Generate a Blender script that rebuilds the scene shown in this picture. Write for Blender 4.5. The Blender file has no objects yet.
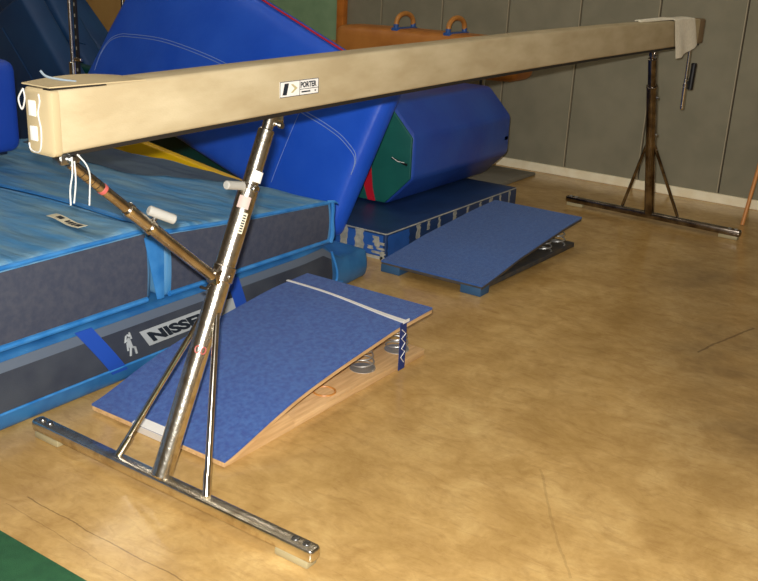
import bpy, bmesh, math, random
from mathutils import Vector, Matrix, noise
random.seed(7)
S = bpy.context.scene
COL = S.collection
PI = math.pi
V = Vector

# ------------------------------------------------------------------ camera
cd = bpy.data.cameras.new('camera'); cam = bpy.data.objects.new('camera', cd); COL.objects.link(cam)
cd.sensor_fit = 'HORIZONTAL'; cd.sensor_width = 36.0; cd.lens = 36.0 * 960.68 / 758.0
cd.clip_start = 0.05; cd.clip_end = 60
R_ = V((0.81943563, 0.57146109, 0.04424344)); U_ = V((-0.2245002, 0.24897645, 0.94213077)); F_ = V((-0.5273755, 0.78194818, -0.3323133))
m = Matrix((( R_.x, U_.x, -F_.x), (R_.y, U_.y, -F_.y), (R_.z, U_.z, -F_.z))).to_4x4()
CAM = V((1.99032, -1.79515, 1.62067))
cam.matrix_world = Matrix.Translation(CAM) @ m
S.camera = cam

# ------------------------------------------------------------------ world, lights, exposure
w = bpy.data.worlds.new('world'); S.world = w; w.use_nodes = True
w.node_tree.nodes['Background'].inputs[0].default_value = (0.9, 0.85, 0.75, 1)
w.node_tree.nodes['Background'].inputs[1].default_value = 0.1
S.view_settings.view_transform = 'Standard'; S.view_settings.look = 'None'
S.view_settings.gamma = 1.0; S.view_settings.use_curve_mapping = False
S.view_settings.exposure = 0.0

def area(name, loc, aim, sx, sy, power, col):
    l = bpy.data.lights.new(name, 'AREA'); l.shape = 'RECTANGLE'; l.size = sx; l.size_y = sy
    l.energy = power; l.color = col
    o = bpy.data.objects.new(name, l); COL.objects.link(o); o.location = loc
    o.rotation_euler = (V(aim) - V(loc)).to_track_quat('-Z', 'Y').to_euler()
    return o
# the camera's own flash, just above and left of the lens
area('camera_flash', CAM + U_ * 0.07 - R_ * 0.03 + F_ * 0.03, CAM + F_ * 4, 0.05, 0.03, 165, (1.0, 0.97, 0.93))
LAMPS = [(-4.6, 1.2), (-4.6, 3.6), (-1.4, 1.2), (-1.4, 3.6), (1.8, 1.2), (1.8, 3.6), (-1.4, -1.6), (1.8, -1.6)]
for (x, y) in LAMPS:
    area('ceiling_lamp_light', (x, y, 4.02), (x, y, 0), 1.15, 0.28, 5, (1.0, 0.92, 0.78))

# ------------------------------------------------------------------ materials
def mat(name, col, rough=0.5, metal=0.0, spec=0.5, col2=None, nscale=8.0, bump=0.0, bscale=60.0, sheen=0.0, coat=0.0, detail=4.0, lo=0.35, hi=0.65, stretch=None, bdist=0.004):
    M = bpy.data.materials.new(name); M.use_nodes = True
    nt = M.node_tree; N = nt.nodes; L = nt.links; b = N['Principled BSDF']
    b.inputs['Base Color'].default_value = (*col, 1); b.inputs['Roughness'].default_value = rough
    b.inputs['Metallic'].default_value = metal; b.inputs['Specular IOR Level'].default_value = spec
    b.inputs['Sheen Weight'].default_value = sheen; b.inputs['Coat Weight'].default_value = coat
    tc = N.new('ShaderNodeTexCoord'); src = tc.outputs['Object']
    if stretch:
        mp = N.new('ShaderNodeMapping'); mp.inputs['Scale'].default_value = stretch; L.new(src, mp.inputs[0]); src = mp.outputs[0]
    if col2:
        n = N.new('ShaderNodeTexNoise'); n.inputs['Scale'].default_value = nscale; n.inputs['Detail'].default_value = detail
        L.new(src, n.inputs['Vector'])
        r = N.new('ShaderNodeValToRGB'); r.color_ramp.elements[0].position = lo; r.color_ramp.elements[1].position = hi
        r.color_ramp.elements[0].color = (*col, 1); r.color_ramp.elements[1].color = (*col2, 1)
        L.new(n.outputs['Fac'], r.inputs[0]); L.new(r.outputs[0], b.inputs['Base Color'])
    if bump:
        n2 = N.new('ShaderNodeTexNoise'); n2.inputs['Scale'].default_value = bscale; n2.inputs['Detail'].default_value = 3
        L.new(src, n2.inputs['Vector'])
        bp = N.new('ShaderNodeBump'); bp.inputs['Strength'].default_value = bump; bp.inputs['Distance'].default_value = bdist
        L.new(n2.outputs['Fac'], bp.inputs['Height']); L.new(bp.outputs[0], b.inputs['Normal'])
    return M
def srgb(r, g, b):
    f = lambda c: ((c / 255 + 0.055) / 1.055) ** 2.4 if c > 10 else c / 255 / 12.92
    return (f(r), f(g), f(b))

M_chrome = mat('chrome', srgb(236, 230, 220), 0.16, 1.0, col2=srgb(210, 202, 188), nscale=30, bump=0.06, bscale=35)
M_chrome_old = mat('worn_chrome', srgb(232, 226, 212), 0.24, 1.0, col2=srgb(186, 172, 150), nscale=26, bump=0.2, bscale=90, lo=0.5, hi=0.75)
M_brownchrome = mat('tarnished_chrome', srgb(208, 200, 190), 0.25, 1.0, col2=srgb(168, 156, 142), nscale=15, bump=0.15, bscale=80)
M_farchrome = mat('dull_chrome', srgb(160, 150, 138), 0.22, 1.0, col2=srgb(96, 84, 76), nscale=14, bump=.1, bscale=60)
M_spring = mat('zinc_spring', srgb(196, 196, 192), 0.42, 0.75)
M_steel = mat('steel', srgb(170, 170, 168), 0.3, 1.0)
M_beam = mat('beam_cover', srgb(189, 174, 140), 0.75, col2=srgb(172, 155, 120), nscale=9, bump=0.15, bscale=220, detail=8, stretch=(1.5, 0.5, 1.5))
M_beam_edge = mat('beam_cover_seam', srgb(180, 162, 124), 0.8)
M_dark = mat('dark_underside', srgb(30, 26, 22), 0.6)
M_white = mat('white_tape', srgb(232, 230, 225), 0.6)
M_black = mat('black_plastic', srgb(18, 18, 20), 0.45)
M_cord = mat('white_cord', srgb(190, 190, 185), 0.8)
M_towel = mat('towel', srgb(244, 236, 212), 0.95, col2=srgb(230, 222, 196), nscale=60, bump=0.5, bscale=400, sheen=0.3)
M_grip = mat('grey_rubber_grip', srgb(168, 166, 158), 0.7, bump=0.3, bscale=200)
M_pad = mat('grey_foot_pad', srgb(170, 158, 120), 0.5)
M_rubber = mat('grey_rubber', srgb(120, 116, 104), 0.8)
M_carpet = mat('blue_carpet', srgb(34, 72, 150), 0.95, col2=srgb(54, 98, 170), nscale=55, bump=0.8, bscale=500, sheen=0.15, detail=8)
M_carpet2 = mat('blue_carpet_darker', srgb(40, 82, 150), 0.95, col2=srgb(56, 98, 165), nscale=60, bump=0.8, bscale=500, sheen=0.15, detail=8)
M_ply = mat('plywood', srgb(200, 160, 108), 0.6, col2=srgb(222, 184, 132), nscale=6, stretch=(14, 1, 14), detail=6)
M_plyedge = mat('plywood_edge', srgb(176, 132, 84), 0.7, col2=srgb(150, 108, 66), nscale=20, stretch=(1, 1, 12))
M_darkply = mat('dark_painted_wood', srgb(52, 56, 62), 0.6, col2=srgb(84, 74, 60), nscale=14)
M_bluewood = mat('blue_painted_wood', srgb(44, 82, 118), 0.6)
M_navy = mat('navy_webbing', srgb(28, 48, 110), 0.8)
M_matTop = mat('faded_blue_vinyl', srgb(70, 140, 194), 0.42, col2=srgb(116, 158, 184), nscale=3.2, bump=0.6, bscale=1.9, bdist=.045, stretch=(1.0, 4.5, 1))
M_matTrim = mat('bright_blue_vinyl', srgb(40, 118, 190), 0.4, col2=srgb(68, 142, 208), nscale=12)
M_matBand = mat('blue_vinyl_skirt', srgb(34, 92, 150), 0.4, col2=srgb(54, 118, 172), nscale=7)
M_mesh = mat('grey_mesh_fabric', srgb(64, 70, 88), 0.9, col2=srgb(76, 80, 94), nscale=40, bump=0.5, bscale=600, detail=8)
M_mesh2 = mat('dark_mesh_fabric', srgb(48, 54, 68), 0.85, col2=srgb(64, 70, 80), nscale=6, bump=0.5, bscale=500)
M_slate = mat('slate_vinyl', srgb(62, 80, 98), 0.6, col2=srgb(74, 92, 108), nscale=6)
M_meshLight = mat('grey_vinyl_edging', srgb(96, 108, 124), 0.6)
M_label = mat('label_grey', srgb(176, 182, 184), 0.6)
M_labelink = mat('label_ink', srgb(28, 36, 46), 0.6)
M_labelcream = mat('label_cream', srgb(226, 218, 190), 0.6)
M_strap = mat('royal_blue_strap', srgb(30, 78, 178), 0.6)
M_royal = mat('royal_blue_vinyl', srgb(28, 88, 214), 0.44, bump=0.35, bscale=7, bdist=.012, col2=srgb(40, 98, 222), nscale=3)
M_octblue = mat('deep_blue_vinyl', srgb(36, 68, 158), 0.4, bump=0.3, bscale=9, bdist=.01, col2=srgb(44, 84, 172), nscale=3)
M_green = mat('dark_green_vinyl', srgb(22, 92, 84), 0.45, col2=srgb(28, 102, 92), nscale=5)
M_dgreen = mat('deep_green_vinyl', srgb(12, 68, 62), 0.45)
M_red = mat('red_vinyl', srgb(196, 28, 48), 0.4)
M_yellow = mat('yellow_vinyl', srgb(232, 186, 12), 0.45)
M_tapebase = mat('navy_vinyl', srgb(26, 52, 92), 0.45, col2=srgb(32, 62, 108), nscale=5, bump=0.1, bscale=20)
M_bluetape = mat('bright_blue_tape', srgb(34, 84, 158), 0.5, col2=srgb(40, 92, 170), nscale=14)
M_oldtape = mat('peeling_pale_tape', srgb(176, 172, 156), 0.8, col2=srgb(140, 142, 136), nscale=30)
M_leanmat = mat('dark_navy_vinyl', srgb(22, 58, 104), 0.5, col2=srgb(30, 70, 116), nscale=2.5, bump=0.15, bscale=8)
M_leanside = mat('dark_navy_side', srgb(14, 30, 58), 0.6)
M_post = mat('bright_blue_pad', srgb(26, 70, 176), 0.5, bump=0.1, bscale=20)
M_leather = mat('tan_leather', srgb(196, 128, 58), 0.5, col2=srgb(180, 112, 48), nscale=6)
M_leather2 = mat('light_brown_wood', srgb(196, 132, 62), 0.4)
M_bluemetal = mat('blue_painted_metal', srgb(50, 92, 160), 0.4)
M_wall = mat('grey_panel', srgb(140, 135, 114), 0.9, col2=srgb(130, 126, 106), nscale=5, bump=0.2, bscale=300)
M_wallgap = mat('wall_gap', srgb(60, 50, 40), 0.9)
M_walltrim = mat('wall_channel', srgb(168, 158, 132), 0.6)
M_plainwall = mat('beige_wall', srgb(150, 138, 116), 0.9, col2=srgb(142, 130, 108), nscale=3)
M_base = mat('cream_baseboard', srgb(255, 248, 220), 0.6, col2=srgb(244, 232, 198), nscale=8)
M_ceiling = mat('ceiling_tile', srgb(190, 184, 170), 0.9)
M_gboard = mat('green_chalkboard', srgb(136, 168, 128), 0.7, col2=srgb(124, 156, 118), nscale=6)
M_frame = mat('orange_wood_frame', srgb(206, 124, 46), 0.5, col2=srgb(184, 106, 38), nscale=10)
M_cardboard = mat('tan_board', srgb(196, 156, 92), 0.8, col2=srgb(184, 144, 84), nscale=4)
M_floormat = mat('green_floor_mat', srgb(30, 84, 50), 0.85, col2=srgb(38, 94, 56), nscale=40, bump=0.5, bscale=350)
M_stick = mat('varnished_wood_stick', srgb(206, 138, 72), 0.45)
M_ringred = mat('faded_red_print', srgb(186, 90, 84), 0.5)
M_pinktape = mat('pale_pink_tape', srgb(196, 172, 162), 0.6)
M_lamp = bpy.data.materials.new('lamp_diffuser'); M_lamp.use_nodes = True
_b = M_lamp.node_tree.nodes['Principled BSDF']; _b.inputs['Emission Color'].default_value = (1, 0.9, 0.72, 1); _b.inputs['Emission Strength'].default_value = 4

def floor_material():
    M = bpy.data.materials.new('sealed_floor'); M.use_nodes = True
    nt = M.node_tree; N = nt.nodes; L = nt.links; b = N['Principled BSDF']
    tc = N.new('ShaderNodeTexCoord').outputs['Object']
    def noi(scale, det, vec=tc, dist=0.0, rough=0.6):
        n = N.new('ShaderNodeTexNoise'); n.inputs['Scale'].default_value = scale; n.inputs['Detail'].default_value = det
        n.inputs['Distortion'].default_value = dist; n.inputs['Roughness'].default_value = rough; L.new(vec, n.inputs['Vector']); return n.outputs['Fac']
    def ramp(f, stops):
        r = N.new('ShaderNodeValToRGB'); e = r.color_ramp.elements
        e[0].position, e[0].color = stops[0][0], (*stops[0][1], 1); e[1].position, e[1].color = stops[-1][0], (*stops[-1][1], 1)
        for p, c in stops[1:-1]:
            k = e.new(p); k.color = (*c, 1)
        L.new(f, r.inputs[0]); return r.outputs[0]
    def mix(f, a, c, mode='MIX'):
        x = N.new('ShaderNodeMix'); x.data_type = 'RGBA'; x.blend_type = mode
        if isinstance(f, float): x.inputs[0].default_value = f
        else: L.new(f, x.inputs[0])
        for s, v in ((6, a), (7, c)):
            if isinstance(v, tuple): x.inputs[s].default_value = (*v, 1)
            else: L.new(v, x.inputs[s])
        return x.outputs[2]
    def mth(op, a, c=None):
        x = N.new('ShaderNodeMath'); x.operation = op
        for s, v in ((0, a), (1, c)):
            if v is None: continue
            if isinstance(v, (int, float)): x.inputs[s].default_value = v
            else: L.new(v, x.inputs[s])
        return x.outputs[0]
    c = ramp(noi(3.0, 12, dist=0.4, rough=0.72), [(0.28, srgb(162, 127, 70)), (0.5, srgb(194, 158, 98)), (0.72, srgb(216, 183, 122))])
    c = mix(ramp(noi(9, 8, dist=0.8, rough=0.7), [(0.42, (0, 0, 0)), (0.75, (0.75,) * 3)]), c, srgb(164, 128, 74))
    mp = N.new('ShaderNodeMapping'); mp.inputs['Rotation'].default_value = (0, 0, 0.5); mp.inputs['Scale'].default_value = (4, 14, 1); L.new(tc, mp.inputs[0])
    c = mix(ramp(noi(2, 8, mp.outputs[0], 1.2, 0.7), [(0.5, (0, 0, 0)), (0.8, (0.6,) * 3)]), c, srgb(140, 104, 60))
    # worn, scuffed patches and old stains on the sealer
    sx = N.new('ShaderNodeSeparateXYZ'); L.new(tc, sx.inputs[0]); X, Y = sx.outputs[0], sx.outputs[1]
    wob = noi(3.5, 6, dist=0.5)
    def spot(x, y, rx, ry, s):
        dx = mth('DIVIDE', mth('SUBTRACT', X, x), rx); dy = mth('DIVIDE', mth('SUBTRACT', Y, y), ry)
        d = mth('ADD', mth('MULTIPLY', dx, dx), mth('MULTIPLY', dy, dy))
        g = mth('POWER', 2.718, mth('MULTIPLY', d, -1.0))
        return mth('MULTIPLY', mth('MULTIPLY', g, s), mth('MULTIPLY', wob, 2.0))
    for (x, y, rx, ry, s) in [(1.08, 2.5, 0.35, 0.6, 0.5), (1.35, 1.7, 0.3, 0.45, 0.4), (0.65, 3.4, 0.25, 0.5, 0.35)]:
        f = mth('MINIMUM', spot(x, y, rx, ry, s), 0.8)
        c = mix(f, c, srgb(84, 66, 48))
    # hairline cracks / joints: (point, direction, length)
    for (x0, y0, dx, dy, ln, wd, st) in [(-0.302, -0.27, 1.0, -0.0, 0.75, 0.0022, 0.55), (-0.32, -0.33, 1.0, -0.03, 0.8, 0.0016, 0.35), (0.95, 2.3, 0.25, 0.97, 0.5, 0.006, 0.6), (0.86, 0.9, 0.55, -0.83, 0.6, 0.004, 0.2)]:
        l = math.hypot(dx, dy); dx /= l; dy /= l
        px = mth('SUBTRACT', X, x0); py = mth('SUBTRACT', Y, y0)
        t = mth('ADD', mth('MULTIPLY', px, dx), mth('MULTIPLY', py, dy))
        d = mth('ABSOLUTE', mth('ADD', mth('ADD', mth('MULTIPLY', px, -dy), mth('MULTIPLY', py, dx)), mth('MULTIPLY', mth('SUBTRACT', wob, 0.5), 0.05)))
        f = mth('MULTIPLY', mth('LESS_THAN', d, wd), mth('MULTIPLY', mth('GREATER_THAN', t, 0.0), mth('LESS_THAN', t, ln)))
        c = mix(mth('MULTIPLY', f, st), c, srgb(90, 66, 40))
    L.new(c, b.inputs['Base Color'])
    r = N.new('ShaderNodeMapRange'); L.new(noi(5, 6, dist=0.6), r.inputs[0]); r.inputs[3].default_value = 0.12; r.inputs[4].default_value = 0.26
    L.new(r.outputs[0], b.inputs['Roughness'])
    b.inputs['Specular IOR Level'].default_value = 0.5
    bp = N.new('ShaderNodeBump'); bp.inputs['Strength'].default_value = 0.12; bp.inputs['Distance'].default_value = 0.003
    L.new(noi(14, 5), bp.inputs['Height']); L.new(bp.outputs[0], b.inputs['Normal'])
    return M
M_floor = floor_material()

# ------------------------------------------------------------------ mesh helpers
def obj(name, bm, mt, parent=None, smooth=35, label=None):
    me = bpy.data.meshes.new(name)
    org = V((0, 0, 0))
    if parent is not None: org = V(parent.get('_org', (0, 0, 0)))
    if org.length: bmesh.ops.translate(bm, verts=bm.verts, vec=-org)
    bmesh.ops.recalc_face_normals(bm, faces=bm.faces)
    bm.to_mesh(me); bm.free()
    me.materials.append(mt)
    if smooth:
        for p in me.polygons: p.use_smooth = True
        me.set_sharp_from_angle(angle=math.radians(smooth))
    o = bpy.data.objects.new(name, me); COL.objects.link(o)
    if parent is not None:
        o.parent = parent; o['_org'] = tuple(org)
    if label: o['label'] = label
    return o
def tag(o, label, cat, group=None):
    o['label'] = label; o['category'] = cat
    if group: o['group'] = group
    return o
def thing(name, label, cat, loc, group=None):
    o = bpy.data.objects.new(name, None); COL.objects.link(o); o.location = loc
    o.empty_display_size = 0.1; o['_org'] = tuple(loc)
    return tag(o, label, cat, group)
def struct(name, bm, mt, smooth=0):
    o = obj(name, bm, mt, None, smooth); o['kind'] = 'structure'; return o
def box(bm, x0, x1, y0, y1, z0, z1, bev=0.0, seg=2, mtx=None):
    t = bmesh.new(); bmesh.ops.create_cube(t, size=1)
    for v in t.verts:
        v.co = V((x0 + (v.co.x + .5) * (x1 - x0), y0 + (v.co.y + .5) * (y1 - y0), z0 + (v.co.z + .5) * (z1 - z0)))
    if bev: bmesh.ops.bevel(t, geom=t.edges[:], offset=bev, segments=seg, profile=0.5, affect='EDGES')
    if mtx: bmesh.ops.transform(t, matrix=mtx, verts=t.verts)
    join(bm, t)
def join(bm, t):
    mp = [bm.verts.new(v.co) for v in t.verts]
    t.verts.index_update()
    for f in t.faces:
        try: bm.faces.new([mp[v.index] for v in f.verts])
        except ValueError: pass
    t.free()
def frame_at(d):
    d = V(d).normalized(); a = V((0, 0, 1)) if abs(d.z) < 0.9 else V((1, 0, 0))
    u = d.cross(a).normalized(); return u, d.cross(u).normalized()
def path(bm, pts, r, seg=12, closed=False, cap=True):
    pts = [V(p) for p in pts]; n = len(pts)
    rs = r if isinstance(r, (list, tuple)) else [r] * n
    rings = []; u = None
    for i, p in enumerate(pts):
        if closed: d = pts[(i + 1) % n] - pts[i - 1]
        else: d = pts[min(i + 1, n - 1)] - pts[max(i - 1, 0)]
        d = d.normalized() if d.length > 1e-9 else V((0, 0, 1))
        if u is None: u, _ = frame_at(d)
        u = (u - d * u.dot(d)).normalized(); v = d.cross(u)
        rings.append([bm.verts.new(p + (u * math.cos(2 * PI * k / seg) + v * math.sin(2 * PI * k / seg)) * rs[i]) for k in range(seg)])
    m_ = n if closed else n - 1
    for i in range(m_):
        a, b = rings[i], rings[(i + 1) % n]
        for k in range(seg): bm.faces.new([a[k], a[(k + 1) % seg], b[(k + 1) % seg], b[k]])
    if cap and not closed:
        bm.faces.new(rings[0][::-1]); bm.faces.new(rings[-1])
def rod(bm, a, b, r, seg=20, r2=None):
    """a tube with softened ends"""
    a, b = V(a), V(b); d = (b - a).normalized(); r2 = r if r2 is None else r2; c = min(0.003, r * .3)
    path(bm, [a, a + d * c * .01, a + d * c, b - d * c, b - d * c * .01, b], [r - c, r - c, r, r2, r2 - c, r2 - c], seg)
def prism(bm, poly, axis, a0, a1, bev=0.0):
    """polygon in the plane perpendicular to axis ('x','y','z'), extruded a0..a1"""
    def P(p, a):
        return {'x': V((a, p[0], p[1])), 'y': V((p[0], a, p[1])), 'z': V((p[0], p[1], a))}[axis]
    t = bmesh.new()
    A = [t.verts.new(P(p, a0)) for p in poly]; B = [t.verts.new(P(p, a1)) for p in poly]; n = len(poly)
    t.faces.new(A); t.faces.new(B[::-1])
    for i in range(n): t.faces.new([A[i], B[i], B[(i + 1) % n], A[(i + 1) % n]])
    bmesh.ops.recalc_face_normals(t, faces=t.faces)
    if bev: bmesh.ops.bevel(t, geom=t.edges[:], offset=bev, segments=3, profile=0.5, affect='EDGES')
    join(bm, t)
def samples(a, b, r, n):
    L = [a, a + r * .15, a + r * .45, a + r]; m_ = max(1, n)
    L += [a + r + (b - a - 2 * r) * i / m_ for i in range(1, m_)]
    return L + [b - r, b - r * .45, b - r * .15, b]
def softbox(bm, lo, hi, r, n=(6, 6, 3), disp=None, xf=None):
    lo, hi = V(lo), V(hi); t = bmesh.new()
    sx, sy, sz = (samples(lo[i], hi[i], r, n[i]) for i in range(3))
    def face(A, B, f):
        g = [[t.verts.new(f(a, b)) for b in B] for a in A]
        for i in range(len(A) - 1):
            for j in range(len(B) - 1): t.faces.new([g[i][j], g[i + 1][j], g[i + 1][j + 1], g[i][j + 1]])
    for z in (lo.z, hi.z): face(sx, sy, lambda a, b: V((a, b, z)))
    for y in (lo.y, hi.y): face(sx, sz, lambda a, b: V((a, y, b)))
    for x in (lo.x, hi.x): face(sy, sz, lambda a, b: V((x, a, b)))
    bmesh.ops.remove_doubles(t, verts=t.verts, dist=1e-5)
    for v in t.verts:
        p = v.co.copy(); q = V([min(max(p[i], lo[i] + r), hi[i] - r) for i in range(3)]); d = p - q
        nn = d.normalized() if d.length > 1e-7 else V((0, 0, 1))
        p = q + nn * r
        if disp: p = disp(p, nn)
        v.co = xf(p) if xf else p
    join(bm, t)
def sheet(bm, f, nu, nv, th=0.002, nrm=V((0, 0, 1))):
    """a thin solid sheet f(u,v) with thickness th along nrm"""
    g = [[bm.verts.new(f(i / nu, j / nv)) for j in range(nv + 1)] for i in range(nu + 1)]
    h = [[bm.verts.new(f(i / nu, j / nv) + nrm * th) for j in range(nv + 1)] for i in range(nu + 1)]
    for i in range(nu):
        for j in range(nv):
            bm.faces.new([g[i][j], g[i][j + 1], g[i + 1][j + 1], g[i + 1][j]]); bm.faces.new([h[i][j], h[i + 1][j], h[i + 1][j + 1], h[i][j + 1]])
    for i in range(nu):
        for j in (0, nv): bm.faces.new([g[i][j], g[i + 1][j], h[i + 1][j], h[i][j]])
    for j in range(nv):
        for i in (0, nu): bm.faces.new([g[i][j], g[i][j + 1], h[i][j + 1], h[i][j]])
def lerp(tab, x):
    if x <= tab[0][0]: return tab[0][1]
    for (a, p), (b, q) in zip(tab, tab[1:]):
        if x <= b: return p + (q - p) * (x - a) / (b - a)
    return tab[-1][1]
def text_bm(s, size, right, up, origin, depth=0.0006, squash=1.0, weight=0.0, shear=0.0):
    c = bpy.data.curves.new('t', 'FONT'); c.body = s; c.size = size; c.extrude = depth; c.offset = weight; c.shear = shear; c.resolution_u = 3
    o = bpy.data.objects.new('t', c); COL.objects.link(o)
    me = bpy.data.meshes.new_from_object(o, depsgraph=bpy.context.evaluated_depsgraph_get())
    bm = bmesh.new(); bm.from_mesh(me); bpy.data.objects.remove(o); bpy.data.curves.remove(c); bpy.data.meshes.remove(me)
    right, up = V(right), V(up); n = right.cross(up)
    for v in bm.verts:
        v.co = V(origin) + right * v.co.x * squash + up * v.co.y + n * v.co.z
    return bm
def nz(p, s, k=0.0): return noise.noise(V((p.x * s, p.y * s, p.z * s + k)))

# ================================================================== the room
RX0, RX1, RY0, RY1, RZ = -7.6, 4.2, -4.2, 5.27, 4.1
b = bmesh.new(); box(b, RX0 - .1, RX1 + .1, RY0 - .1, RY1 + .2, -0.1, 0); struct('floor', b, M_floor)
b = bmesh.new(); box(b, RX0 - .1, RX1 + .1, RY0 - .1, RY1 + .2, RZ, RZ + .1); struct('ceiling', b, M_ceiling)
b = bmesh.new(); box(b, RX0, RX1, RY1 + .03, RY1 + .12, 0, RZ); struct('wall_back', b, M_wallgap)
b = bmesh.new(); box(b, RX0 - .1, RX0, RY0, RY1 + .12, 0, RZ); struct('wall_left', b, M_plainwall)
b = bmesh.new(); box(b, RX1, RX1 + .1, RY0, RY1 + .12, 0, RZ); struct('wall_right', b, M_plainwall)
b = bmesh.new(); box(b, RX0, RX1, RY0 - .1, RY0, 0, RZ); struct('wall_front', b, M_plainwall)
SEAM = [-1.056 + 0.6085 * k for k in range(-11, 9)]
b = bmesh.new()
for a, c in zip(SEAM, SEAM[1:]): box(b, a + .005, c - .005, RY1 + .004, RY1 + .031, 0.068, RZ, 0.004, 2)
struct('trim_1', b, M_wall)
b = bmesh.new()
for a in SEAM[1:-1]: box(b, a - .011, a - .004, RY1 - .001, RY1 + .025, 0.068, RZ)
struct('trim_2', b, M_walltrim)
b = bmesh.new(); box(b, RX0, RX1, RY1 - .014, RY1 + .03, 0, 0.068, 0.004); struct('baseboard_back', b, M_base)

places = ['over the far left of the gym', 'over the left wall mats', 'over the near end of the balance beam', 'over the back mats', 'over the open floor', 'over the back right floor', 'behind the photographer on the left', 'behind the photographer on the right']
for (x, y), pl in zip(LAMPS, places):
    t = thing('ceiling_lamp', 'long fluorescent ceiling fixture ' + pl, 'ceiling lamp', (x, y, RZ), 'fluorescent fixtures on the ceiling')
    b = bmesh.new(); box(b, x - .62, x + .62, y - .17, y + .17, RZ - .045, RZ, .01); obj('housing', b, M_ceiling, t)
    b = bmesh.new(); box(b, x - .59, x + .59, y - .15, y + .15, RZ - .06, RZ - .045); obj('diffuser', b, M_lamp, t)

# green board with its wooden frame, fixed to the back wall
t = thing('chalkboard', 'green board in an orange wooden frame on the back wall', 'board', (-4.3, 5.26, 0.8))
b = bmesh.new(); box(b, -5.5, -3.32, 5.235, 5.268, 0.85, 2.3, .003); obj('board_panel', b, M_gboard, t)
b = bmesh.new()
box(b, -3.32, -3.245, 5.205, 5.27, 0.80, 2.35, .006); box(b, -5.58, -5.5, 5.205, 5.27, 0.80, 2.35, .006)
box(b, -5.5, -3.32, 5.205, 5.27, 0.80, 0.86, .006); box(b, -5.5, -3.32, 5.205, 5.27, 2.29, 2.35, .006)
obj('frame', b, M_frame, t)
# tan board far left
b = bmesh.new(); box(b, -7.2, -5.72, 5.16, 5.20, 0.0, 1.9, .004)
tag(obj('plywood_board', b, M_cardboard), 'plain tan board standing at the back, seen above the dark blue mats', 'board')

# stick
b = bmesh.new(); path(b, [(0.488, 4.75, 0.0), (0.571, 5.255, 1.83)], 0.013, 12)
tag(obj('wooden_stick', b, M_stick), 'thin varnished wooden stick leaning on the back wall at right', 'stick')

# green floor mat
b = bmesh.new(); box(b, -0.62, 1.35, -1.75, -0.433, 0, 0.012, .004)
tag(obj('floor_mat', b, M_floormat), 'dark green floor mat in the bottom left corner', 'floor mat')

# ================================================================== landing mats
def ystretch(p, k): return noise.noise(V((p.x * 2.2, p.y * 9.0 + p.x * 2.0, k)))
def lowtop(x, y):
    z = 0.280 - 0.125 * max(0, min(1, (y - 1.74) / 0.16))
    return z
def lowdisp(p, n):
    f = p.z / 0.28
    z = lowtop(p.x, p.y) * f
    if n.z > .3: z += 0.006 * ystretch(p, 3)
    bul = 0.022 * math.sin(PI * min(1, max(0, f))) if n.x > .5 else 0
    return V((p.x + bul * (1 - f * .5) - 0.10 * max(0, (p.y - 1.55)) , p.y, max(0, z)))
t = thing('landing_mat', 'long blue crash mat with dark mesh side, at the bottom of the mat pile', 'mat', (-0.7, 0.5, 0))
b = bmesh.new(); softbox(b, (-2.8, -1.3, 0.0), (-0.71, 2.17, 0.28), 0.03, (20, 34, 6), lowdisp); obj('cover', b, M_matBand, t)
def lowside(y, f):
    return lowdisp(V((-0.71, y, 0.28 * f)), V((1, 0, 0)))
def strip(y0, y1, f0, f1, off, n=40, m_=6):
    bb = bmesh.new()
    sheet(bb, lambda u, v: lowside(y0 + (y1 - y0) * u, f0 + (f1 - f0) * v) + V((off, 0, 0)), n, m_, 0.002, V((1, 0, 0))); return bb
obj('mesh_side', strip(-1.25, 1.80, 0.30, 0.80, 0.001), M_mesh2, t)
obj('grey_edging', strip(-1.25, 1.80, 0.80, 0.93, 0.001), M_meshLight, t)
b = bmesh.new(); path(b, [lowside(-1.2 + 0.1 * k, 0.28) + V((.004, 0, 0)) for k in range(32)], 0.005, 8); obj('piping', b, M_matTrim, t)
b = bmesh.new(); path(b, [lowside(1.80 + .05 * math.sin(f * 3), f) + V((.003, 0, 0)) for f in (.02, .2, .4, .6, .8, .98)], .006, 8); obj('end_piping', b, M_matTrim, t)
def slantstrap(ya, yb, wd, f0=.98, f1=.22):
    bb = bmesh.new()
    sheet(bb, lambda u, v: lowside(ya + (yb - ya) * u + wd * v, f0 + (f1 - f0) * u) + V((.004, 0, 0)), 8, 2, 0.003, V((1, 0, 0))); return bb
obj('strap', slantstrap(.25, .40, .075), M_strap, t); obj('strap', slantstrap(1.04, 1.10, .07), M_strap, t)
lab = bmesh.new(); sheet(lab, lambda u, v: lowside(0.54 + 0.53 * u, 0.44 + .25 * v) + V((.0045, 0, 0)) + V((0, 0.045 * (1 - v), 0)), 10, 3, 0.0012, V((1, 0, 0)))
lab = obj('maker_label', lab, M_label, t)
xo = lowside(.7, .53).x + .0075
bb = text_bm('NISSEN', 0.058, (0, 1, 0), (0, 0, 1), (xo, 0.602, 0.138), .0006, 1.85, .0028, -.4)
for v in bb.verts: v.co.x = lowside(v.co.y, v.co.z / lowtop(0, v.co.y)).x + (v.co.x - xo) + .0072
obj('lettering', bb, M_labelink, lab, 0)
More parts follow.
